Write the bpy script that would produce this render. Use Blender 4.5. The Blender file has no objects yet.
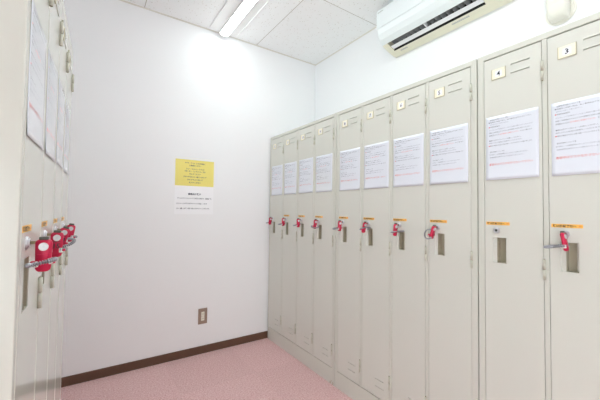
import bpy, bmesh, math, random
from mathutils import Matrix, Vector
random.seed(4)
S = bpy.context.scene
LAMP, LAMP0, FILL, EXPO = 2.6, 1.35, 0.30, 3.9
COL = S.collection
PI = math.pi

# ---------------------------------------------------------------- materials
def lin(c):
    r = []
    for v in c:
        v /= 255.0
        r.append(v / 12.92 if v <= .04045 else ((v + .055) / 1.055) ** 2.4)
    return (r[0], r[1], r[2], 1.0)

def setin(b, name, val):
    if name in b.inputs:
        b.inputs[name].default_value = val

def mat(name, rgb, rough=.5, metal=0.0, spec=.5, coat=0.0, coat_rough=.1, bump=None, emit=None, estr=0, alpha=1):
    m = bpy.data.materials.new(name)
    m.use_nodes = True
    nt = m.node_tree
    b = nt.nodes['Principled BSDF']
    b.inputs['Base Color'].default_value = lin(rgb)
    b.inputs['Roughness'].default_value = rough
    b.inputs['Metallic'].default_value = metal
    setin(b, 'Specular IOR Level', spec)
    setin(b, 'Coat Weight', coat)
    setin(b, 'Coat Roughness', coat_rough)
    if emit:
        setin(b, 'Emission Color', lin(emit))
        setin(b, 'Emission Strength', estr)
    if bump:
        sc, st, dist = bump
        tc = nt.nodes.new('ShaderNodeTexCoord')
        n = nt.nodes.new('ShaderNodeTexNoise')
        n.inputs['Scale'].default_value = sc
        n.inputs['Detail'].default_value = 3
        bp = nt.nodes.new('ShaderNodeBump')
        bp.inputs['Strength'].default_value = st
        bp.inputs['Distance'].default_value = dist
        nt.links.new(tc.outputs['Object'], n.inputs['Vector'])
        nt.links.new(n.outputs['Fac'], bp.inputs['Height'])
        nt.links.new(bp.outputs['Normal'], b.inputs['Normal'])
    return m

def node(nt, kind, **kw):
    n = nt.nodes.new(kind)
    for k, v in kw.items():
        if k in n.inputs:
            n.inputs[k].default_value = v
        else:
            setattr(n, k, v)
    return n

def math_n(nt, op, a, b=None):
    n = nt.nodes.new('ShaderNodeMath'); n.operation = op
    for i, v in enumerate((a, b)):
        if v is None: continue
        if isinstance(v, (int, float)): n.inputs[i].default_value = v
        else: nt.links.new(v, n.inputs[i])
    return n.outputs[0]

def mix_c(nt, fac, a, b):
    n = nt.nodes.new('ShaderNodeMix'); n.data_type = 'RGBA'
    if isinstance(fac, (int, float)): n.inputs[0].default_value = fac
    else: nt.links.new(fac, n.inputs[0])
    for i, v in ((6, a), (7, b)):
        if isinstance(v, tuple): n.inputs[i].default_value = v
        else: nt.links.new(v, n.inputs[i])
    return n.outputs[2]

def wall_mat():
    m = mat('wallpaper', (244, 245, 247), .62, spec=.3)
    nt = m.node_tree; b = nt.nodes['Principled BSDF']
    tc = node(nt, 'ShaderNodeTexCoord')
    n = node(nt, 'ShaderNodeTexNoise', Scale=260.0, Detail=2.0)
    n2 = node(nt, 'ShaderNodeTexNoise', Scale=55.0, Detail=2.0)
    nt.links.new(tc.outputs['Object'], n.inputs['Vector']); nt.links.new(tc.outputs['Object'], n2.inputs['Vector'])
    h = math_n(nt, 'ADD', n.outputs['Fac'], n2.outputs['Fac'])
    bp = node(nt, 'ShaderNodeBump', Strength=.25, Distance=.001)
    nt.links.new(h, bp.inputs['Height']); nt.links.new(bp.outputs['Normal'], b.inputs['Normal'])
    return m

def ceiling_mat():
    m = mat('rockwool_board', (235, 233, 230), .85, spec=.2)
    nt = m.node_tree; b = nt.nodes['Principled BSDF']
    tc = node(nt, 'ShaderNodeTexCoord')
    sep = node(nt, 'ShaderNodeSeparateXYZ'); nt.links.new(tc.outputs['Object'], sep.inputs[0])
    def seam(out, off, pitch):
        v = math_n(nt, 'SUBTRACT', out, off - 20 * pitch)
        v = math_n(nt, 'MODULO', v, pitch)
        v = math_n(nt, 'SUBTRACT', v, pitch / 2)
        v = math_n(nt, 'ABSOLUTE', v)
        return math_n(nt, 'GREATER_THAN', v, pitch / 2 - .0022)
    s = math_n(nt, 'MAXIMUM', seam(sep.outputs[0], 1.197, .893), seam(sep.outputs[1], 1.685, .9))
    mp = node(nt, 'ShaderNodeMapping'); mp.inputs['Scale'].default_value = (1, .6, 1); mp.inputs['Rotation'].default_value = (0, 0, .3)
    nt.links.new(tc.outputs['Object'], mp.inputs['Vector'])
    vo = node(nt, 'ShaderNodeTexVoronoi', Scale=62.0); nt.links.new(mp.outputs[0], vo.inputs['Vector'])
    n = node(nt, 'ShaderNodeTexNoise', Scale=45.0, Detail=4.0); nt.links.new(mp.outputs[0], n.inputs['Vector'])
    th = math_n(nt, 'MULTIPLY', n.outputs['Fac'], .42)
    hole = math_n(nt, 'LESS_THAN', math_n(nt, 'ADD', vo.outputs['Distance'], .02), th)
    sz = math_n(nt, 'GREATER_THAN', n.outputs['Fac'], .47)
    hole = math_n(nt, 'MULTIPLY', hole, sz)
    c = mix_c(nt, hole, lin((249, 250, 251)), lin((228, 226, 223)))
    c = mix_c(nt, s, c, lin((188, 184, 176)))
    nt.links.new(c, b.inputs['Base Color'])
    hh = math_n(nt, 'SUBTRACT', 1.0, math_n(nt, 'MAXIMUM', hole, s))
    bp = node(nt, 'ShaderNodeBump', Strength=.6, Distance=.0015)
    nt.links.new(hh, bp.inputs['Height']); nt.links.new(bp.outputs['Normal'], b.inputs['Normal'])
    return m

def carpet_mat():
    m = mat('carpet_tile', (205, 160, 158), .95, spec=.1)
    nt = m.node_tree; b = nt.nodes['Principled BSDF']
    tc = node(nt, 'ShaderNodeTexCoord')
    ck = node(nt, 'ShaderNodeTexChecker', Scale=2.0)
    mp = node(nt, 'ShaderNodeMapping'); mp.inputs['Location'].default_value = CARPET_OFF
    nt.links.new(tc.outputs['Object'], mp.inputs['Vector']); nt.links.new(mp.outputs[0], ck.inputs['Vector'])
    n = node(nt, 'ShaderNodeTexNoise', Scale=110.0, Detail=4.0, Roughness=.8); nt.links.new(tc.outputs['Object'], n.inputs['Vector'])
    vo = node(nt, 'ShaderNodeTexVoronoi', Scale=230.0); nt.links.new(tc.outputs['Object'], vo.inputs['Vector'])
    r = node(nt, 'ShaderNodeValToRGB'); r.color_ramp.elements[0].position = .30; r.color_ramp.elements[1].position = .68
    r.color_ramp.elements[0].color = lin((200, 138, 137)); r.color_ramp.elements[1].color = lin((255, 228, 227))
    nt.links.new(n.outputs['Fac'], r.inputs[0])
    dk = mix_c(nt, .05, r.outputs[0], lin((150, 110, 108)))
    c = mix_c(nt, ck.outputs['Fac'], r.outputs[0], dk)
    nt.links.new(c, b.inputs['Base Color'])
    h = math_n(nt, 'ADD', n.outputs['Fac'], vo.outputs['Distance'])
    bp = node(nt, 'ShaderNodeBump', Strength=.8, Distance=.004)
    nt.links.new(h, bp.inputs['Height']); nt.links.new(bp.outputs['Normal'], b.inputs['Normal'])
    return m
CARPET_OFF = (0.0, 0.0, .25)

def paint_mat(name, rgb, rough=.22):
    m = mat(name, rgb, rough, spec=.5)
    nt = m.node_tree; b = nt.nodes['Principled BSDF']
    tc = node(nt, 'ShaderNodeTexCoord')
    n = node(nt, 'ShaderNodeTexNoise', Scale=4.0, Detail=2.0)
    nt.links.new(tc.outputs['Object'], n.inputs['Vector'])
    bp = node(nt, 'ShaderNodeBump', Strength=.08, Distance=.0015)
    nt.links.new(n.outputs['Fac'], bp.inputs['Height']); nt.links.new(bp.outputs['Normal'], b.inputs['Normal'])
    return m

M = {}
M['wall'] = wall_mat()
M['ceiling'] = ceiling_mat()
M['carpet'] = carpet_mat()
M['base'] = mat('vinyl_baseboard', (98, 70, 54), .4)
M['trim'] = mat('vinyl_trim', (226, 223, 214), .5)
M['paint'] = paint_mat('locker_paint', (211, 211, 202), .2)
M['paint_door'] = paint_mat('door_paint', (214, 214, 206), .13)
M['hinge'] = mat('hinge_paint', (198, 197, 183), .35)
M['pocket_shade'] = mat('pocket_shade_paint', (176, 168, 148), .5)  # darker door colour standing in for shade inside the deep finger pocket
M['card'] = mat('cream_card', (244, 238, 216), .5)
M['plate_frame'] = mat('plate_frame', (190, 184, 160), .35)
M['white'] = mat('white_paper', (238, 239, 242), .5)
M['ink'] = mat('ink', (48, 48, 56), .5)
M['ink_soft'] = mat('ink_grey', (96, 98, 112), .5)
M['ink_red'] = mat('ink_red', (226, 92, 80), .5)
M['ink_mid'] = mat('ink_mid', (88, 90, 102), .5)
M['ink_pale'] = mat('ink_pale', (130, 132, 146), .5)
M['laminate'] = mat('laminated_paper', (226, 230, 240), .35, spec=.5, coat=1.0, coat_rough=.06, bump=(12.0, .6, .003))
M['sticker'] = mat('orange_sticker', (250, 192, 92), .45)
M['chrome'] = mat('chrome', (215, 215, 220), .3, metal=.7)
M['keyhole'] = mat('keyhole_dark', (40, 40, 45), .5)
M['steel'] = mat('spring_steel', (158, 160, 166), .3, metal=1)
M['red'] = mat('red_plastic', (206, 30, 76), .38, spec=.5)
M['grey_plastic'] = mat('grey_plastic', (92, 94, 86), .45)
M['button'] = mat('white_button', (222, 224, 226), .35)
M['clip'] = mat('white_clip', (232, 230, 228), .4)
M['brass'] = mat('key_metal', (150, 138, 108), .35, metal=.9)
M['yellow'] = mat('yellow_paper', (246, 232, 132), .55)
M['poster_white'] = mat('poster_paper', (250, 251, 254), .5)
M['outlet_plate'] = mat('outlet_plate', (158, 138, 124), .35, metal=.3)
M['outlet_white'] = mat('outlet_socket', (236, 232, 218), .4)
M['ac_white'] = mat('ac_panel_white', (232, 238, 240), .3, spec=.5)
M['ac_cream'] = mat('ac_case_cream', (236, 232, 212), .4)
M['ac_dark'] = mat('ac_inside_black', (26, 27, 28), .6)
M['ac_fin'] = mat('ac_fin_grey', (150, 152, 154), .35)
M['ac_flap'] = mat('ac_flap_white', (242, 243, 246), .25)
M['ac_mark'] = mat('ac_print_grey', (190, 192, 188), .5)
M['duct'] = mat('duct_cover_ivory', (240, 237, 228), .35)
M['fixture'] = mat('fixture_white', (238, 238, 238), .4)
M['lamp'] = mat('lamp_diffuser', (255, 255, 255), .5, emit=(239, 251, 250), estr=LAMP)
M['lamp_low'] = mat('lamp_diffuser_dimmed', (255, 255, 255), .5, emit=(239, 251, 250), estr=LAMP0)
M['fill_pane'] = mat('fill_pane_glow', (235, 238, 240), .4, emit=(239, 251, 250), estr=FILL)  # emission added as fill light for the room
M['rust'] = mat('rust_smudge', (158, 134, 92), .7)

# ---------------------------------------------------------------- mesh builder
class MB:
    def __init__(self):
        self.v = []; self.f = []; self.mi = []; self.sm = []
    def add(self, vs, fs, mi=0, smooth=False):
        o = len(self.v); self.v += [tuple(p) for p in vs]
        for f in fs:
            self.f.append([i + o for i in f]); self.mi.append(mi); self.sm.append(smooth)
    def box(self, x0, x1, y0, y1, z0, z1, mi=0, bev=0.0):
        if bev <= 0:
            v = [(x, y, z) for z in (z0, z1) for y in (y0, y1) for x in (x0, x1)]
            self.add(v, [(0, 2, 3, 1), (4, 5, 7, 6), (0, 1, 5, 4), (2, 6, 7, 3), (0, 4, 6, 2), (1, 3, 7, 5)], mi)
        else:
            bm = bmesh.new()
            bmesh.ops.create_cube(bm, size=1.0)
            bmesh.ops.scale(bm, vec=(x1 - x0, y1 - y0, z1 - z0), verts=bm.verts)
            bmesh.ops.translate(bm, vec=((x0 + x1) / 2, (y0 + y1) / 2, (z0 + z1) / 2), verts=bm.verts)
            bmesh.ops.bevel(bm, geom=bm.edges[:], offset=bev, segments=2, affect='EDGES', profile=.5)
            self.bm(bm, mi)
    def bm(self, bm, mi=0, smooth=False, mtx=None):
        bm.verts.index_update()
        vs = [(mtx @ v.co if mtx else v.co)[:] for v in bm.verts]
        self.add(vs, [[v.index for v in f.verts] for f in bm.faces], mi, smooth)
        bm.free()
    def cyl(self, p0, p1, r, n=16, mi=0, r2=None, caps=True):
        p0 = Vector(p0); p1 = Vector(p1); r2 = r if r2 is None else r2
        d = (p1 - p0).normalized()
        a = d.orthogonal().normalized(); b = d.cross(a)
        vs = []
        for p, rr in ((p0, r), (p1, r2)):
            for i in range(n):
                t = 2 * PI * i / n
                vs.append(p + (a * math.cos(t) + b * math.sin(t)) * rr)
        self.add(vs, [(i, (i + 1) % n, n + (i + 1) % n, n + i) for i in range(n)], mi, True)
        if caps:
            self.add(vs, [list(range(n))[::-1], [n + i for i in range(n)]], mi)
    def prism(self, prof, s0, s1, fn, mi=0, mats=None, smooth=False, caps=True):
        """prof: list of 2-D points; fn(a,b,s) -> xyz"""
        n = len(prof)
        vs = [fn(a, b, s0) for a, b in prof] + [fn(a, b, s1) for a, b in prof]
        for i in range(n):
            j = (i + 1) % n
            self.add([vs[i], vs[j], vs[n + j], vs[n + i]], [(0, 1, 2, 3)], mats[i] if mats else mi, smooth)
        if caps:
            self.add(vs, [list(range(n))[::-1], [n + i for i in range(n)]], mi)
    def tube(self, pts, radii, n=10, mi=0, closed=False):
        pts = [Vector(p) for p in pts]; L = len(pts); vs = []
        up = Vector((0, 0, 1))
        for k, p in enumerate(pts):
            a = pts[(k - 1) % L] if (closed or k > 0) else p
            b = pts[(k + 1) % L] if (closed or k < L - 1) else p
            t = (b - a).normalized()
            u = t.cross(up); u = u.normalized() if u.length > 1e-4 else t.orthogonal().normalized()
            w = t.cross(u)
            for i in range(n):
                q = 2 * PI * i / n
                vs.append(p + (u * math.cos(q) + w * math.sin(q)) * radii[k])
        fs = []
        for k in range(L if closed else L - 1):
            k2 = (k + 1) % L
            for i in range(n):
                j = (i + 1) % n
                fs.append((k * n + i, k * n + j, k2 * n + j, k2 * n + i))
        if not closed:
            fs.append(list(range(n))[::-1]); fs.append([(L - 1) * n + i for i in range(n)])
        self.add(vs, fs, mi, True)
    def text(self, s, size, fn, mi=0, align='LEFT', bold=0.0, width=None):
        vs, fs, w = text_geo(s, size, align, bold)
        if width and w > 0:
            k = width / w
            vs = [(x * k, y) for x, y in vs]
        self.add([fn(x, y) for x, y in vs], fs, mi)
    def build(self, name, mats, parent=None):
        me = bpy.data.meshes.new(name)
        me.from_pydata(self.v, [], self.f)
        for m in mats: me.materials.append(M[m])
        me.polygons.foreach_set('material_index', self.mi)
        me.polygons.foreach_set('use_smooth', self.sm)
        bm = bmesh.new(); bm.from_mesh(me)
        bmesh.ops.remove_doubles(bm, verts=bm.verts, dist=1e-6)
        bmesh.ops.recalc_face_normals(bm, faces=bm.faces)
        bm.to_mesh(me); bm.free()
        me.update()
        o = bpy.data.objects.new(name, me); COL.objects.link(o)
        if parent: o.parent = parent
        return o

_tc = {}
def text_geo(s, size, align, bold):
    key = (s, align, bold)
    if key not in _tc:
        cu = bpy.data.curves.new('t', 'FONT'); cu.body = s; cu.size = 1.0
        cu.align_x = align; cu.resolution_u = 1; cu.fill_mode = 'FRONT'; cu.offset = bold
        o = bpy.data.objects.new('t', cu); COL.objects.link(o)
        dg = bpy.context.evaluated_depsgraph_get()
        me = bpy.data.meshes.new_from_object(o.evaluated_get(dg))
        vs = [(v.co.x, v.co.y) for v in me.vertices]; fs = [tuple(p.vertices) for p in me.polygons]
        bpy.data.objects.remove(o); bpy.data.curves.remove(cu); bpy.data.meshes.remove(me)
        w = (max(v[0] for v in vs) - min(v[0] for v in vs)) if vs else 0
        _tc[key] = (vs, fs, w)
    vs, fs, w = _tc[key]
    return [(x * size, y * size) for x, y in vs], fs, w * size

def tag(o, label=None, cat=None, group=None, kind=None):
    if label: o['label'] = label
    if cat: o['category'] = cat
    if group: o['group'] = group
    if kind: o['kind'] = kind
    return o
def empty(name, loc=(0, 0, 0), rz=0):
    o = bpy.data.objects.new(name, None); COL.objects.link(o)
    o.location = loc; o.rotation_euler = (0, 0, rz); o.empty_display_size = .1
    return o
def copy_tree(o, parent=None):
    c = o.copy(); COL.objects.link(c); c.parent = parent
    for ch in list(o.children): copy_tree(ch, c)
    return c

# ---------------------------------------------------------------- room
XW = 1.849; YB = 2.4974; HC = 2.576; XL = -.72; YF = -2.4
def struct(name, m, boxes):
    b = MB()
    for q in boxes: b.box(*q)
    o = b.build(name, [m]); o['kind'] = 'structure'
    return o
T = .1
struct('floor', 'carpet', [(XL - T, XW + T, YF - T, YB + T, -T, 0)])
struct('ceiling', 'ceiling', [(XL - T, XW + T, YF - T, YB + T, HC, HC + T)])
struct('wall_back', 'wall', [(XL - T, XW + T, YB, YB + T, 0, HC)])
struct('wall_right', 'wall', [(XW, XW + T, YF, YB, 0, HC)])
WY0, WY1, WZ0, WZ1 = -2.2, -.2, .1, 1.4
struct('wall_left', 'wall', [(XL - T, XL, YF, WY0, 0, HC), (XL - T, XL, WY1, YB, 0, HC),
                             (XL - T, XL, WY0, WY1, 0, WZ0), (XL - T, XL, WY0, WY1, WZ1, HC)])
struct('wall_front', 'wall', [(XL - T, XW + T, YF - T, YF, 0, HC)])
b = MB()
b.box(XL - .06, XL - .05, WY0, WY1, WZ0, WZ1, 0)
for y in (WY0, (WY0 + WY1) / 2 - .02, WY1 - .04): b.box(XL - .07, XL - .02, y, y + .04, WZ0, WZ1, 1)
for z in (WZ0, WZ1 - .04): b.box(XL - .07, XL - .02, WY0, WY1, z, z + .04, 1)
o = b.build('fill_pane_1', ['fill_pane', 'fixture']); o['kind'] = 'structure'  # glowing pane added on the unseen left wall to fill the room
BB = .058
struct('baseboard_back', 'base', [(XL, XW, YB - .009, YB, 0, BB)])
struct('baseboard_left', 'base', [(XL, XL + .009, YF, YB - .009, 0, BB)])
struct('baseboard_right', 'base', [(XW - .009, XW, YF, YB - .009, 0, BB)])
struct('trim_1', 'trim', [(XL, XW, YB - .008, YB, HC - .007, HC)])
struct('trim_2', 'trim', [(XW - .008, XW, YF, YB - .008, HC - .007, HC)])

# ---------------------------------------------------------------- lockers
LW, LH, LD = .9, 1.772, .50
DX0, DP, DW = .026, .2165, .198
DZ0, DZ1 = .107, 1.746
LIP = .0015
def door_x(i): return DX0 + DP * i

def make_body():
    b = MB(); bw = .0015
    b.box(0, .02, 0, .018, 0, LH, 0, .002)                     # front frame
    b.box(LW - .02, LW, 0, .018, 0, LH, 0, .002)
    for i in range(1, 4):
        xa = door_x(i - 1) + DW + LIP; xb = door_x(i) - LIP
        b.box(xa, xb, 0.0005, .018, DZ0 - .004, DZ1 + .004, 0, .0015)
    b.box(.018, door_x(0) - LIP, .0008, .017, .09, LH - .02)
    b.box(door_x(3) + DW + LIP, LW - .018, .0008, .017, .09, LH - .02)
    b.box(.019, LW - .019, 0.0002, .018, DZ1 + .0045, LH, 0, .002)
    b.box(.019, LW - .019, 0.0002, .018, 0, DZ0 - .004, 0, .002)
    b.box(0, .002, .01, LD, 0, LH)                             # shell
    b.box(LW - .002, LW, .01, LD, 0, LH)
    b.box(0, LW, .01, LD, LH - .002, LH)
    b.box(0, LW, LD - .002, LD, 0, LH)
    b.box(0, LW, .02, LD, .095, .098)
    for i in range(1, 4):
        b.box(door_x(i) - .011, door_x(i) - .009, .018, LD, .1, LH)
    return b

def make_door_mesh():
    """front face at y=0, grid of cells; pockets pushed inward"""
    b = MB(); w = DW; z0, z1 = DZ0, DZ1; c = .0014
    pk = [(.030, .046, .927, 1.026, 's'), (.046, .080, .927, 1.026, 'h')]
    for z in (1.698, 1.664, .203, .163):
        pk.append((.099, .162, z - .0022, z + .0022, 'l'))
    xs = sorted({c, w - c} | {p[0] for p in pk} | {p[1] for p in pk})
    zs = sorted({z0 + c, z1 - c} | {p[2] for p in pk} | {p[3] for p in pk})
    for i in range(len(xs) - 1):
        for j in range(len(zs) - 1):
            xm = (xs[i] + xs[i + 1]) / 2; zm = (zs[j] + zs[j + 1]) / 2
            if any(p[0] < xm < p[1] and p[2] < zm < p[3] for p in pk): continue
            b.add([(xs[i], 0, zs[j]), (xs[i + 1], 0, zs[j]), (xs[i + 1], 0, zs[j + 1]), (xs[i], 0, zs[j + 1])], [(0, 1, 2, 3)])
    # chamfered rim and edges
    o = [(0, z0), (w, z0), (w, z1), (0, z1)]; n = [(c, z0 + c), (w - c, z0 + c), (w - c, z1 - c), (c, z1 - c)]
    for k in range(4):
        l = (k + 1) % 4
        b.add([(n[k][0], 0, n[k][1]), (n[l][0], 0, n[l][1]), (o[l][0], c, o[l][1]), (o[k][0], c, o[k][1])], [(0, 1, 2, 3)])
        b.add([(o[k][0], c, o[k][1]), (o[l][0], c, o[l][1]), (o[l][0], .030, o[l][1]), (o[k][0], .030, o[k][1])], [(0, 1, 2, 3)])
    b.add([(p[0], .030, p[1]) for p in o], [(0, 1, 2, 3)])
    for x0, x1, a0, a1, t in pk:
        if t == 'h':
            d = .028; xi0 = x0; xi1 = x1 - .001; b0 = a0 + .001; b1 = a1 - .001
        elif t == 's':
            d = .0035; xi0 = x0 + .003; xi1 = x1; b0 = a0 + .002; b1 = a1 - .002
        else:
            d = .006; xi0, xi1, b0, b1 = x0, x1, a0, a1
        O = [(x0, 0, a0), (x1, 0, a0), (x1, 0, a1), (x0, 0, a1)]
        I = [(xi0, d, b0), (xi1, d, b0), (xi1, d, b1), (xi0, d, b1)]
        for k in range(4):
            l = (k + 1) % 4
            b.add([O[k], O[l], I[l], I[k]], [(0, 1, 2, 3)], 1 if t == 'h' else 0)
        b.add(I, [(0, 1, 2, 3)], 1 if t == 'h' else 0)
        if t == 'l':   # pressed lip over each vent slit
            vs = [(x0, 0, a1), (x1, 0, a1), (x1, -.0016, a1 + .0004), (x0, -.0016, a1 + .0004), (x0 , 0, a1 + .004), (x1, 0, a1 + .004)]
            b.add(vs, [(0, 1, 2, 3), (3, 2, 5, 4), (0, 3, 4), (1, 5, 2)])
        elif t == 'h':  # raised rim of the finger pocket and the latch bar inside
            r = .0015; xa = x0 - .016
            b.box(xa - r, xa + .0005, -.0008, .001, a0 - r, a1 + r)
            b.box(x1 - .0005, x1 + r, -.0008, .001, a0 - r, a1 + r)
            b.box(xa, x1, -.0008, .001, a1 - .0005, a1 + r)
            b.box(xa, x1, -.0008, .001, a0 - r, a0 + .0005)
            b.box(x1 - .010, x1 - .001, .018, d - .0005, a0 + .002, a1 - .001)
    return b

def hinge_mesh():
    b = MB(); r = .0048
    b.cyl((0, -.0038, -.035), (0, -.0038, -.001), r, 12)
    b.cyl((0, -.0038, .001), (0, -.0038, .035), r, 12)
    b.cyl((0, -.0038, -.0355), (0, -.0038, .0365), .0028, 8, 1)
    b.box(-.0035, .0035, -.002, .001, -.034, .034)
    return b
def cyl_mesh():
    b = MB()
    b.cyl((0, .002, 0), (0, -.0035, 0), .0125, 24, 0, .0118)
    b.cyl((0, -.0035, 0), (0, -.006, 0), .0092, 24, 0, .0085)
    b.cyl((0, -.006, 0), (0, -.0062, 0), .0042, 16, 1)
    b.box(-.0012, .0012, -.0064, -.006, -.0055, .0055, 1)
    return b
def plate_mesh(num):
    b = MB(); w, h = .050, .040
    b.box(0, w, -.0014, 0, 0, h, 0)
    b.box(-.0012, .0012, -.0032, 0, -.0015, h + .001, 1)
    b.box(w - .0012, w + .0012, -.0032, 0, -.0015, h + .001, 1)
    b.box(0, w, -.0026, 0, -.002, .0008, 1)
    b.box(.0135, .0365, -.0017, -.0014, .0085, .0315, 2)
    b.text(str(num), .0265, lambda x, y: (.025 + x, -.0021, .0105 + y), 3, 'CENTER', .012)
    return b
def sticker_mesh():
    b = MB()
    b.box(0, .085, -.0005, 0, 0, .0125, 0)
    b.text('鍵は施設受付へ', .0098, lambda x, y: (.004 + x, -.0008, .0022 + y), 1, 'LEFT', .022, .064)
    b.text('!!', .0090, lambda x, y: (.0735 + x, -.0008, .0028 + y), 2, 'LEFT', .01, .006)
    return b

proto = {}
def make_locker(label, numbers, stickers, loc, rz):
    root = empty('locker_cabinet', loc, rz)
    tag(root, label, 'locker', 'tall four-door steel locker cabinets')
    if 'body' not in proto:
        proto['body'] = make_body().build('cabinet_body', ['paint'], root)
        proto['door'] = make_door_mesh().build('door', ['paint_door', 'pocket_shade'])
        proto['hinge'] = hinge_mesh().build('hinge', ['hinge', 'brass'])
        proto['cyl'] = cyl_mesh().build('lock_cylinder', ['chrome', 'keyhole'])
        proto['sticker'] = sticker_mesh().build('orange_sticker', ['sticker', 'ink', 'ink_red'])
        for k in ('door', 'hinge', 'cyl', 'sticker'): COL.objects.unlink(proto[k])
    else:
        c = proto['body'].copy(); COL.objects.link(c); c.parent = root
    for i, num in enumerate(numbers):
        d = proto['door'].copy(); COL.objects.link(d); d.parent = root; d.location = (door_x(i), 0, 0)
        for z in (1.635, .925, .222):
            h = proto['hinge'].copy(); COL.objects.link(h); h.parent = d; h.location = (DW + .004, 0, z)
        c = proto['cyl'].copy(); COL.objects.link(c); c.parent = d; c.location = (.045, 0, 1.054)
        c['label'] = 'round chrome lock cylinder'
        p = plate_mesh(num).build('name_plate', ['card', 'plate_frame', 'white', 'ink'], d)
        p.location = (.031, 0, 1.659); p['label'] = 'cream card holder with a small number'
        if stickers[i]:
            s = proto['sticker'].copy(); COL.objects.link(s); s.parent = d; s.location = (.006, 0, 1.075)
            s['label'] = 'orange sticker with black lettering'
    return root

XR = 1.3457; YL = 2.4807
row = []
defs = [
    ('far unit of the right-hand row of grey steel lockers, against the back wall', (12, 11, 10, 9), (0, 1, 1, 1)),
    ('middle unit of the right-hand row of grey steel lockers, between the two unit joints', (8, 7, 6, 5), (1, 1, 1, 1)),
    ('near right unit of grey steel lockers with plates 4 and 3', (4, 3, 2, 1), (1, 1, 1, 1)),
]
for k, (lab, nums, st) in enumerate(defs):
    row.append(make_locker(lab, nums, st, (XR, YL - k * .904, 0), -PI / 2))
LX, LY, LPSI = -.0885, .9435, .0332
rzL = PI / 2 - LPSI
dvec = Vector((math.sin(LPSI), math.cos(LPSI), 0))
Lroot = Vector((LX, LY, 0)) - dvec * (DX0 + DW + .004)
row.append(make_locker('grey steel locker unit seen edge-on along the left side, its side panel facing the camera',
                       (16, 15, 14, 13), (1, 1, 1, 1), Lroot[:], rzL))
# rust smudge at the foot of the joint in the right-hand row
sm = MB()
for k in range(9):
    cx = .88 + random.uniform(-.02, .012); cz = random.uniform(.004, .022); r = random.uniform(.002, .006)
    sm.add([(cx + r * math.cos(t) * random.uniform(.6, 1.3), -.0006, max(.001, cz + r * .6 * math.sin(t))) for t in [2 * PI * q / 9 for q in range(9)]], [tuple(range(9))])
o = sm.build('rust_smudge', ['rust'], row[0]); o['label'] = 'brown rust smudge at the foot'

def at_locker(ci, di, x, y, z):
    """place a point given in the frame of door di of cabinet ci"""
    r = row[ci]; mt = Matrix.Translation(r.location) @ Matrix.Rotation(r.rotation_euler.z, 4, 'Z')
    return mt @ Vector((door_x(di) + x, y, z)), r.rotation_euler.z

# ---------------------------------------------------------------- notice sheets
SW, SH = .182, .255
lines = [
    (.243, .012, '【施設利用について】', 0, .062, .0058),
    (.234, .010, '●当施設ご利用の際は、次の事項を必ずお守り下さい。', 0, .150, .0055),
    (.225, .014, 'あらかじめご了承ください。', 1, .070, .0053),
    (.215, .010, '●', 2, .005, .0056), (.215, .016, '利用時間厳守', 0, .036, .0056),
    (.203, .012, 'ロッカーのご利用はプールをご利用の間のみといたします。', 1, .152, .0052),
    (.192, .012, '施設ご利用後はすみやかにお荷物をお持ち帰りください。', 0, .146, .0055),
    (.181, .012, '貴重品などは', 0, .038, .0058), (.181, .052, '必ず受付にお預けください', 2, .066, .0058), (.181, .122, 'ますよう願います', 0, .038, .0058),
    (.160, .012, '●鍵は必ずフロントへお返しください。', 0, .112, .0056),
    (.150, .012, '紛失された場合は実費をいただきます。', 1, .118, .0056),
    (.139, .010, '●', 2, .005, .0056), (.139, .016, '館内の備品は大切にお取り扱いくださいますようお願い致します。', 0, .146, .0056),
    (.114, .012, '【忘れ物について】', 0, .050, .0056),
    (.103, .012, '忘れ物は、一定期間保管いたしますのでお申し出ください。', 1, .136, .0052),
    (.092, .014, '保管期間を過ぎたものは処分いたします。', 1, .118, .0052),
    (.062, .012, '着替中はマスクを外さないで下さい', 2, .150, .0096),
]
def sheet_disp(x, z, k):
    u = x / SW; v = z / SH
    e = max(0, .22 - v) / .22
    t = max(0, v - .93) / .07
    return -(.0004 + .0018 * e * e * (1 - .5 * math.cos(u * 2.4 + k)) + .0010 * t * t * (.5 + .5 * math.sin(u * 5 + k * 2))
             + .0002 * (1 + math.sin(u * 4 + k * 1.7) * math.cos(v * 5 + k)))
def sheet_mesh(k):
    b = MB(); nx, nz = 14, 20
    for side, off in ((0, 0), (1, .0003)):
        vs = [(SW * i / nx, sheet_disp(SW * i / nx, SH * j / nz, k) + off, SH * j / nz) for j in range(nz + 1) for i in range(nx + 1)]
        b.add(vs, [(j * (nx + 1) + i, j * (nx + 1) + i + 1, (j + 1) * (nx + 1) + i + 1, (j + 1) * (nx + 1) + i) for j in range(nz) for i in range(nx)], 0, True)
    # closed edge strip
    def edge(pts):
        for (xa, za), (xb, zb) in zip(pts, pts[1:]):
            ya = sheet_disp(xa, za, k); yb = sheet_disp(xb, zb, k)
            b.add([(xa, ya, za), (xb, yb, zb), (xb, yb + .0003, zb), (xa, ya + .0003, za)], [(0, 1, 2, 3)])
    edge([(SW * i / nx, 0) for i in range(nx + 1)]); edge([(SW * i / nx, SH) for i in range(nx + 1)])
    edge([(0, SH * j / nz) for j in range(nz + 1)]); edge([(SW, SH * j / nz) for j in range(nz + 1)])
    for z, x, s, c, w, size in lines:
        b.text(s, size, lambda a, q: (x + a, sheet_disp(x + a, z - .004 + q, k) - .0004, z - .004 + q), (1, 2, 3)[c], 'LEFT', 0.0, w)
    return b
sheets = []
for k in range(3):
    so = sheet_mesh(k).build('notice_sheet', ['laminate', 'ink_mid', 'ink_pale', 'ink_red'])
    COL.objects.unlink(so); sheets.append(so)
SG = 'laminated notice sheets taped on the locker doors'
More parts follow.
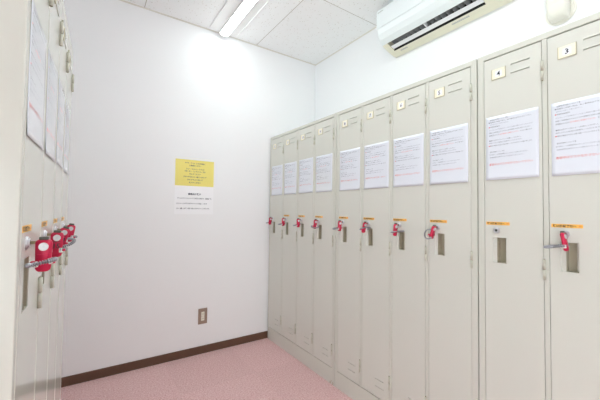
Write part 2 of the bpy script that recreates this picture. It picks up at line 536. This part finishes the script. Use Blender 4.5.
spos = [(0, i, n) for i, n in enumerate(('first door from the back wall corner in the right-hand row', 'second door from the back wall corner in the right-hand row',
        'third door from the back wall corner in the right-hand row', 'fourth door from the corner, just before the first unit joint'))]
spos += [(1, i, n) for i, n in enumerate(('first door of the middle right-hand unit, numbered 8', 'second door of the middle right-hand unit, numbered 7',
        'third door of the middle right-hand unit, numbered 6', 'last door of the middle right-hand unit, numbered 5'))]
spos += [(2, 0, 'door numbered 4, the keyless one'), (2, 1, 'door numbered 3 at the right photo edge')]
spos += [(3, i, n) for i, n in enumerate(('nearest door of the left-hand locker unit', 'second nearest door of the left-hand unit',
        'third nearest door of the left-hand unit', 'farthest door of the left-hand unit'))]
for q, (ci, di, n) in enumerate(spos):
    s = sheets[q % 3].copy(); COL.objects.link(s)
    p, rz = at_locker(ci, di, .008 + random.uniform(-.002, .002), 0, 1.253 + random.uniform(-.002, .002))
    s.location = p; s.rotation_euler = (0, 0, rz)
    tag(s, 'white laminated notice on the ' + n, 'notice', SG)

# ---------------------------------------------------------------- key wristbands
def tag_mesh():
    b = MB()
    # rounded slab in the y-z plane, slightly waisted; thickness along x
    prof = []
    w, h, r = .0130, .031, .008
    for cx, cz, a0 in ((w - r, h - r, 0), (-(w - r), h - r, 90), (-(w - r), -(h - r), 180), (w - r, -(h - r), 270)):
        for k in range(5):
            t = math.radians(a0 + 22.5 * k)
            prof.append((cx + r * math.cos(t), cz + r * math.sin(t)))
    bm = bmesh.new()
    vs = [bm.verts.new((-.005, y * (1 - .08 * (z < 0)), z)) for y, z in prof]
    f = bm.faces.new(vs)
    e = bmesh.ops.extrude_face_region(bm, geom=[f])
    bmesh.ops.translate(bm, vec=(.010, 0, 0), verts=[g for g in e['geom'] if isinstance(g, bmesh.types.BMVert)])
    bmesh.ops.bevel(bm, geom=[ed for ed in bm.edges if abs(ed.verts[0].co.x - ed.verts[1].co.x) < 1e-6], offset=.002, segments=2, affect='EDGES')
    b.bm(bm, 0, True)
    # lugs the band threads through
    b.box(-.009, .004, -.0190, -.009, -.016, -.010, 0, .0015)
    b.box(-.009, .004, .009, .0190, -.016, -.010, 0, .0015)
    # moulded groove lines
    b.box(-.0053, -.005, -.010, .010, .002, .0028)
    return b
def make_key():
    root = empty('key_wristband')
    b = tag_mesh(); t = b.build('key_tag', ['red'], root); t.location = (0, -.020, -.025); t['label'] = 'red plastic tag'
    b = MB()
    b.cyl((-.0068, 0, 0), (-.005, 0, 0), .0078, 20); b.cyl((.005, 0, 0), (.0068, 0, 0), .0078, 20)
    b.cyl((-.0071, 0, 0), (-.0068, 0, 0), .0022, 12, 1); b.cyl((.0068, 0, 0), (.0071, 0, 0), .0022, 12, 1)
    u = b.build('button', ['button', 'chrome'], t); u.location = (0, 0, .017); u['label'] = 'round white button'
    b = MB(); b.box(-.0045, .0045, -.0075, .0075, -.002, .0045, 0, .0018)
    c = b.build('tag_cap', ['grey_plastic'], t); c.location = (0, 0, .0315); c['label'] = 'dark grey cap'
    b = MB()
    b.box(-.0011, .0011, -.014, .002, -.0030, .0030, 0, .0005)
    b.cyl((-.0016, -.014, 0), (.0016, -.014, 0), .0050, 16, 0)
    k = b.build('key', ['brass'], root); k['label'] = 'small metal key in the lock'
    # coiled steel band: flat oval loop with the ribs of a spring
    b = MB(); N = 300; pts = []; rad = []
    for q in range(N + 1):
        a = math.radians(-62 + (360 - 56) * 0 + (304) * q / N)      # open loop
        a = math.radians(28 + 304 * q / N)
        pts.append((-.016 + .025 * math.cos(a), .025 * math.sin(a), .003 * math.cos(a)))
        rad.append(.0032 + .0013 * math.sin(q * 2 * PI / 10.0))
    b.tube(pts, rad, 10, 0)
    w = b.build('coil_band', ['steel'], root); w.location = (-.002, -.020, -.037); w['label'] = 'coiled steel wrist band'
    b = MB()
    b.box(-.005, .007, -.0185, -.0095, -.0055, .0055, 0, .0015)
    b.box(-.005, .007, .0095, .0185, -.0055, .0055, 0, .0015)
    cl = b.build('band_clip', ['clip'], w); cl['label'] = 'white clip joining the band'
    return root
kp = make_key()
KG = 'red key wristbands hanging in the locker locks'
kdefs = [
    (0, 0, 'red key tag on coiled band in the lock closest to the back wall corner', 12, 10, (8, 0, -8), 1),
    (0, 1, 'red key tag on coiled band in the second lock from the back wall corner', 11, 4, (14, 0, 10), 1),
    (0, 2, 'red key tag on coiled band in the third lock from the back wall corner', 10, 0, (10, 0, 5), 1),
    (0, 3, 'red key tag on coiled band, fourth lock from the corner, band crossing the handle', 9, 8, (0, -8, 150), 1),
    (1, 0, 'red key tag hanging straight in the lock of door 8, band to the left', 8, 2, (12, 0, 10), 1.1),
    (1, 1, 'red key tag in the lock of door 7, steel band slanting down to the right', 7, 14, (0, 22, 165), 1.3),
    (1, 2, 'red key tag in the lock of door 6, steel band slanting over the handle', 6, 6, (0, 14, 175), 1.3),
    (1, 3, 'red key tag in the lock of door 5 with its band curled to the left', 5, 16, (60, 20, 40), .7),
    (2, 1, 'red key tag turned edge-on in the lock of door 3, band pointing straight left', 3, -10, (3, -5, 4), 1.25),
    (3, 0, 'nearest red key tag on the left lockers, big, with ribbed band across it', 16, 0, (-13, 11, 0), 1.1),
    (3, 1, 'second nearest red key tag on the left lockers, marked 15', 15, 2, (0, 0, 175), 1),
    (3, 2, 'tilted red key tag marked 14, third on the left lockers, band swung outward', 14, 16, (-24, 0, 35), 1.1),
    (3, 3, 'smallest and farthest red key tag on the left lockers', 13, 8, (0, 0, 170), 1),
]
for q, (ci, di, lab, num, tilt, br, bs) in enumerate(kdefs):
    r = kp if q == 0 else copy_tree(kp)
    p, rz = at_locker(ci, di, .045, -.0058, 1.054)
    r.location = p; r.rotation_euler = (0, 0, rz)
    tag(r, lab, 'key', KG)
    for ch in r.children:
        if ch.name.startswith('coil_band'): band = ch
        if ch.name.startswith('key_tag'): kt = ch
    # the tag swings about its top, in its own plane
    a = math.radians(tilt if ci == 3 else 0); tw = math.radians(tilt if ci != 3 else 0)
    top = Vector((0, -.015, .002)); R = Matrix.Rotation(a, 4, 'X') @ Matrix.Rotation(tw, 4, 'Y')
    kt.location = top + (R @ Vector((0, -.006, -.027))); kt.rotation_euler = R.to_euler()
    band.location = top + (R @ Vector((-.004, -.006, -.041)))
    band.rotation_euler = [math.radians(v) for v in br]; band.scale = (bs, (.84 if num == 16 else .72) if (ci == 3 and num != 14) else 1, 1)
    if ci == 3 and num in (14, 15):
        b = MB()
        b.text(str(num), .017, lambda x, y: (-.0056, -x, y), 0, 'CENTER', .02)
        b.box(-.0056, -.0053, -.0075, .0075, .0155, .017, 0)
        n = b.build('number', ['ink'], kt); n.location = (0, 0, -.009); n['label'] = 'dark printed number'

# ---------------------------------------------------------------- notices on the back wall
def wfn(x0, z0, y=-.0012):
    return lambda a, q: (x0 + a, y, z0 + q)
b = MB(); W, H = .296, .203
b.box(0, W, -.0006, 0, 0, H, 0)
for k, (s, w) in enumerate((('サウナ・プール・スパご利用前に', .155), ('お着替えください', .09), None or ('タトゥー・ネックレス・ピアスなど', .142),
                            ('サポーター・コンタクトレンズは', .16), ('外してください', .09), ('濡れたままロッカー室に入らないで', .175),
                            ('タオルでよく拭いて', .12), ('お入りください', .092))):
    z = (.172, .154, .127, .109, .088, .066, .044, .022)[k]
    b.text(s, .0125, wfn(W / 2, z), 1, 'CENTER', .02, w)
o = b.build('yellow_notice', ['yellow', 'ink_soft']); o.location = (.5445, YB, 1.303)
tag(o, 'yellow notice sheet with centred black lettering on the back wall', 'notice')
b = MB(); H = .218
b.box(0, W, -.0006, 0, 0, H, 0)
b.text('貴重品お預け', .0165, wfn(W / 2, .150), 1, 'CENTER', .03, .10)
for s, z, x, w in (('プールにサウナロッカーをご利用のお客様は、貴重品等を', .118, .018, .262), ('ロッカーに必ず 施錠するようにお願いします', .078, .012, .232), ('なお、盗難、紛失等の責任は負いかねますのでご了承願います。', .040, .012, .255)):
    b.text(s, .0115, wfn(x, z), 1, 'LEFT', .02, w)
o = b.build('white_notice', ['poster_white', 'ink_soft']); o.location = (.5445, YB, 1.0845)
tag(o, 'white notice sheet with black lettering directly under the yellow one', 'notice')

# ---------------------------------------------------------------- wall outlet
r = empty('wall_outlet', (.7755, YB, .288)); tag(r, 'brown wall outlet with white sockets low on the back wall', 'power outlet')
b = MB(); b.box(-.035, .035, -.006, 0, -.06, .06, 0, .002); b.build('cover_plate', ['outlet_plate'], r)
b = MB(); b.box(-.0125, .0125, -.0085, -.005, -.034, .034, 0, .0012)
for z in (-.017, .017):
    for x in (-.0045, .0045): b.box(x - .0009, x + .0009, -.0088, -.0084, z - .004, z + .004, 1)
for z in (0,): b.box(-.0125, .0125, -.0087, -.0084, z - .0005, z + .0005, 2)
o = b.build('socket', ['outlet_white', 'keyhole', 'outlet_plate'], r); o['label'] = 'white double socket'

# ---------------------------------------------------------------- air conditioner (s runs along the right wall from the back)
AS0, AS1 = .975, 1.775
r = empty('air_conditioner', (XW, YL - AS0, 2.252)); tag(r, 'white wall-mounted air conditioner high on the right wall', 'air conditioner')
AL = AS1 - AS0
afn = lambda d, z, s: (-d, -s, z - 2.252)
up_ = [(.0, 2.530), (.185, 2.530), (.198, 2.524), (.204, 2.512), (.206, 2.385)]
lo_closed = [(.198, 2.352), (.180, 2.318), (.150, 2.292), (.080, 2.264), (.030, 2.252), (0, 2.252)]
lo_open = [(.198, 2.352), (.180, 2.318), (.150, 2.293), (.140, 2.350), (.075, 2.345), (.074, 2.262), (.030, 2.252), (0, 2.252)]
O0, O1 = .045, .665
b = MB()
def amats(prof, op):
    ms = []
    for i in range(len(prof)):
        a = prof[i]; c = prof[(i + 1) % len(prof)]
        mid = ((a[0] + c[0]) / 2, (a[1] + c[1]) / 2)
        if op and i in (7, 8, 9): ms.append(2)
        elif mid[1] < 2.300: ms.append(1)
        else: ms.append(0)
    return ms
def scaled(prof, k):
    return [(d * (1 - k) if d > .01 else d, z + (2.40 - z) * k * .35) for d, z in prof]
pc = up_ + lo_closed; po = up_ + lo_open
def loft(prof0, s0, prof1, s1, mats):
    n = len(prof0); A = [afn(d, z, s0) for d, z in prof0]; B = [afn(d, z, s1) for d, z in prof1]
    for i in range(n):
        j = (i + 1) % n
        b.add([A[i], A[j], B[j], B[i]], [(0, 1, 2, 3)], mats[i])
mc = amats(pc, 0)
e0, e1 = scaled(pc, .035), scaled(pc, .01)
b.add([afn(d, z, 0) for d, z in e0], [tuple(range(len(e0)))[::-1]], 0)
loft(e0, 0, e1, .004, mc); loft(e1, .004, pc, .012, mc)
loft(pc, .012, pc, O0, mc)
b.add([afn(d, z, O0) for d, z in pc], [tuple(range(len(pc)))], 1)
b.prism(po, O0, O1, afn, 1, amats(po, 1), caps=False)
b.add([afn(d, z, O1) for d, z in pc], [tuple(range(len(pc)))[::-1]], 1)
loft(pc, O1, pc, AL - .012, mc)
loft(pc, AL - .012, e1, AL - .004, mc); loft(e1, AL - .004, e0, AL, mc)
b.add([afn(d, z, AL) for d, z in e0], [tuple(range(len(e0)))], 0)
b.build('housing', ['ac_white', 'ac_cream', 'ac_dark'], r)
# front panel
b = MB()
pp = [(.205, 2.390), (.2115, 2.388), (.2125, 2.394), (.2105, 2.505), (.203, 2.522), (.19, 2.531), (.17, 2.5325), (.17, 2.529), (.200, 2.520)]
b.prism(pp, .004, AL - .004, afn, 0)
b.build('front_panel', ['ac_white'], r)
b = MB()
for k in range(7):
    b.box(-.2118, -.2108, -(.014 + k * .007 + .005), -(.014 + k * .007), .244 - .0, .250, 0)
b.build('maker_mark', ['ac_mark'], r)
# vertical vanes inside the outlet
b = MB()
for k in range(17):
    s = O0 + .02 + k * (O1 - O0 - .04) / 16
    b.add([afn(.136, 2.305, s), afn(.084, 2.285, s + .004), afn(.084, 2.335, s + .022), afn(.136, 2.340, s + .022),
           afn(.136, 2.305, s + .003), afn(.084, 2.285, s + .007), afn(.084, 2.335, s + .025), afn(.136, 2.340, s + .025)],
          [(0, 1, 2, 3), (7, 6, 5, 4), (0, 3, 7, 4), (1, 5, 6, 2), (0, 4, 5, 1), (3, 2, 6, 7)], 0)
b.build('vane_row', ['ac_fin'], r)
b = MB()
b.prism([(.112, 2.2795), (.1145, 2.283), (.088, 2.276), (.086, 2.271)], O0 + .004, O1 - .004, afn, 0)
o = b.build('flap', ['ac_flap'], r)
b = MB()
sm_ = (O0 + O1) / 2 - .03
b.prism([(.146, 2.294), (.138, 2.32), (.110, 2.31), (.108, 2.282)], sm_, sm_ + .006, afn, 0)
b.build('flap_bracket', ['ac_flap'], r)
b = MB()
for s0, n, w in ((.085, 5, .010), (.46, 10, .009)):
    for k in range(n):
        a = s0 + k * (w + .0015)
        b.add([afn(.060, 2.2575, a), afn(.060, 2.2575, a + w), afn(.048, 2.2550, a + w), afn(.048, 2.2550, a)], [(0, 1, 2, 3)])
b.build('printed_marks', ['ac_mark'], r)

# ---------------------------------------------------------------- duct cover beside it
r = empty('pipe_cover', (XW, YL - 1.945, 2.085)); tag(r, 'ivory air conditioner pipe cover with round wall flange, right of the unit', 'pipe cover')
b = MB()
b.cyl((0, 0, 0), (-.005, 0, 0), .060, 40, 0, .059); b.cyl((-.005, 0, 0), (-.008, 0, 0), .052, 40, 0, .050)
for s in (-1, 1):
    b.cyl((-.005, s * .055, .004), (-.0065, s * .055, .004), .0025, 8)
b.build('wall_flange', ['duct'], r)
b = MB(); hw = .040
# vertical channel: front edges rounded, lower end rounded over into the wall
def sec(z, d, k=1.0):
    q = []
    for a in range(7):
        t = math.radians(90 * a / 6); q.append((-(d - .018) - .018 * math.sin(t), hw * k - .018 + .018 * math.cos(t)))
    w = [(0.0, hw * k)] + q
    return [(x, y, z) for x, y in w] + [(x, -y, z) for x, y in reversed(w)]
rings = []
for t in range(0, 91, 15):
    a = math.radians(t); rings.append(sec(-.046 + .066 * (1 - math.cos(a)), .022 + .045 * math.sin(a), .84 + .16 * math.sin(a)))
rings.append(sec(.0225, .0685)); rings.append(sec(.026, .071)); rings.append(sec(.38, .071))
n = len(rings[0])
for A, B in zip(rings, rings[1:]):
    b.add(A + B, [(i, (i + 1) % n, n + (i + 1) % n, n + i) for i in range(n)], 0, True)
b.add(rings[0], [tuple(range(n))[::-1]]); b.add(rings[-1], [tuple(range(n))])
b.build('channel', ['duct'], r)
b = MB(); b.box(-.066, 0, .036, .168, .30, .37, 0, .006); b.build('side_channel', ['duct'], r)

# ---------------------------------------------------------------- ceiling lights
def make_light(loc, label, lm='lamp'):
    r = empty('ceiling_light', loc); tag(r, label, 'ceiling light', 'long ceiling light fittings')
    b = MB(); L = 1.25; w = .119
    # shallow wing reflector: raised rim then slopes towards the lamp bar
    prof = [(-w, 0), (-w, -.006), (-w + .004, -.007), (-w + .007, -.003), (-.040, -.012), (-.038, -.026), (.038, -.026), (.040, -.012), (w - .007, -.003), (w - .004, -.007), (w, -.006), (w, 0)]
    b.prism(prof, 0, L, lambda a, z, s: (a, -s, z), 0)
    b.build('housing', ['fixture'], r)
    b = MB(); pr = []
    for k in range(13):
        t = PI * k / 12; pr.append((-.036 * math.cos(t), -.016 - .026 * math.sin(t) ** .8))
    e = []
    for k, (sc_, s) in enumerate(((.55, .004), (.85, .008), (1, .016), (1, L - .016), (.85, L - .008), (.55, L - .004))):
        e.append([(a * (0.9 + .1 * sc_), -s, -.016 + (z + .016) * sc_) for a, z in pr])
    n = len(pr)
    for k, (A, B) in enumerate(zip(e, e[1:])):
        b.add(A + B, [(i, (i + 1) % n, n + (i + 1) % n, n + i) for i in range(n)], 0 if k == 2 else 1, True)
    b.add(e[0], [tuple(range(n))[::-1]], 1); b.add(e[-1], [tuple(range(n))], 1)
    o = b.build('lamp_bar', [lm, 'fixture'], r); o['label'] = 'glowing white lamp bar'
    return r
l0 = make_light((.887, 2.462, HC), 'lit long white ceiling light ending at the back wall', 'lamp_low')
l_fill = make_light((.887, 1.201, HC), 'added fill ceiling light out of view, behind the one at the back wall')  # extra fitting added out of view to even out the light

# ---------------------------------------------------------------- camera, world, colour
F, PHI, PIT, ROL, CY, HE = 315.7261, .5931, .0318, .0126, 200.82, 1.121
rt = Vector((math.cos(PHI), -math.sin(PHI), 0)); dd = Vector((math.sin(PHI), math.cos(PHI), 0)); zz = Vector((0, 0, 1))
fw = dd * math.cos(PIT) + zz * math.sin(PIT); up = -dd * math.sin(PIT) + zz * math.cos(PIT)
R2 = rt * math.cos(ROL) + up * math.sin(ROL); U2 = up * math.cos(ROL) - rt * math.sin(ROL)
cam = bpy.data.cameras.new('camera'); co = bpy.data.objects.new('camera', cam); COL.objects.link(co)
co.matrix_world = Matrix(((R2.x, U2.x, -fw.x, 0), (R2.y, U2.y, -fw.y, 0), (R2.z, U2.z, -fw.z, HE), (0, 0, 0, 1)))
cam.sensor_width = 36; cam.lens = 36 * F / 600; cam.shift_y = (CY - 200) / 600
cam.clip_start = .02
S.camera = co

w = bpy.data.worlds.new('world'); S.world = w; w.use_nodes = True
w.node_tree.nodes['Background'].inputs[0].default_value = (1, 1, 1, 1)
w.node_tree.nodes['Background'].inputs[1].default_value = .3
try:
    S.cycles.max_bounces = 12; S.cycles.diffuse_bounces = 8; S.cycles.glossy_bounces = 4
except Exception:
    pass
S.view_settings.view_transform = 'Standard'; S.view_settings.look = 'None'
S.view_settings.exposure = EXPO; S.view_settings.gamma = 1.0; S.view_settings.use_curve_mapping = False
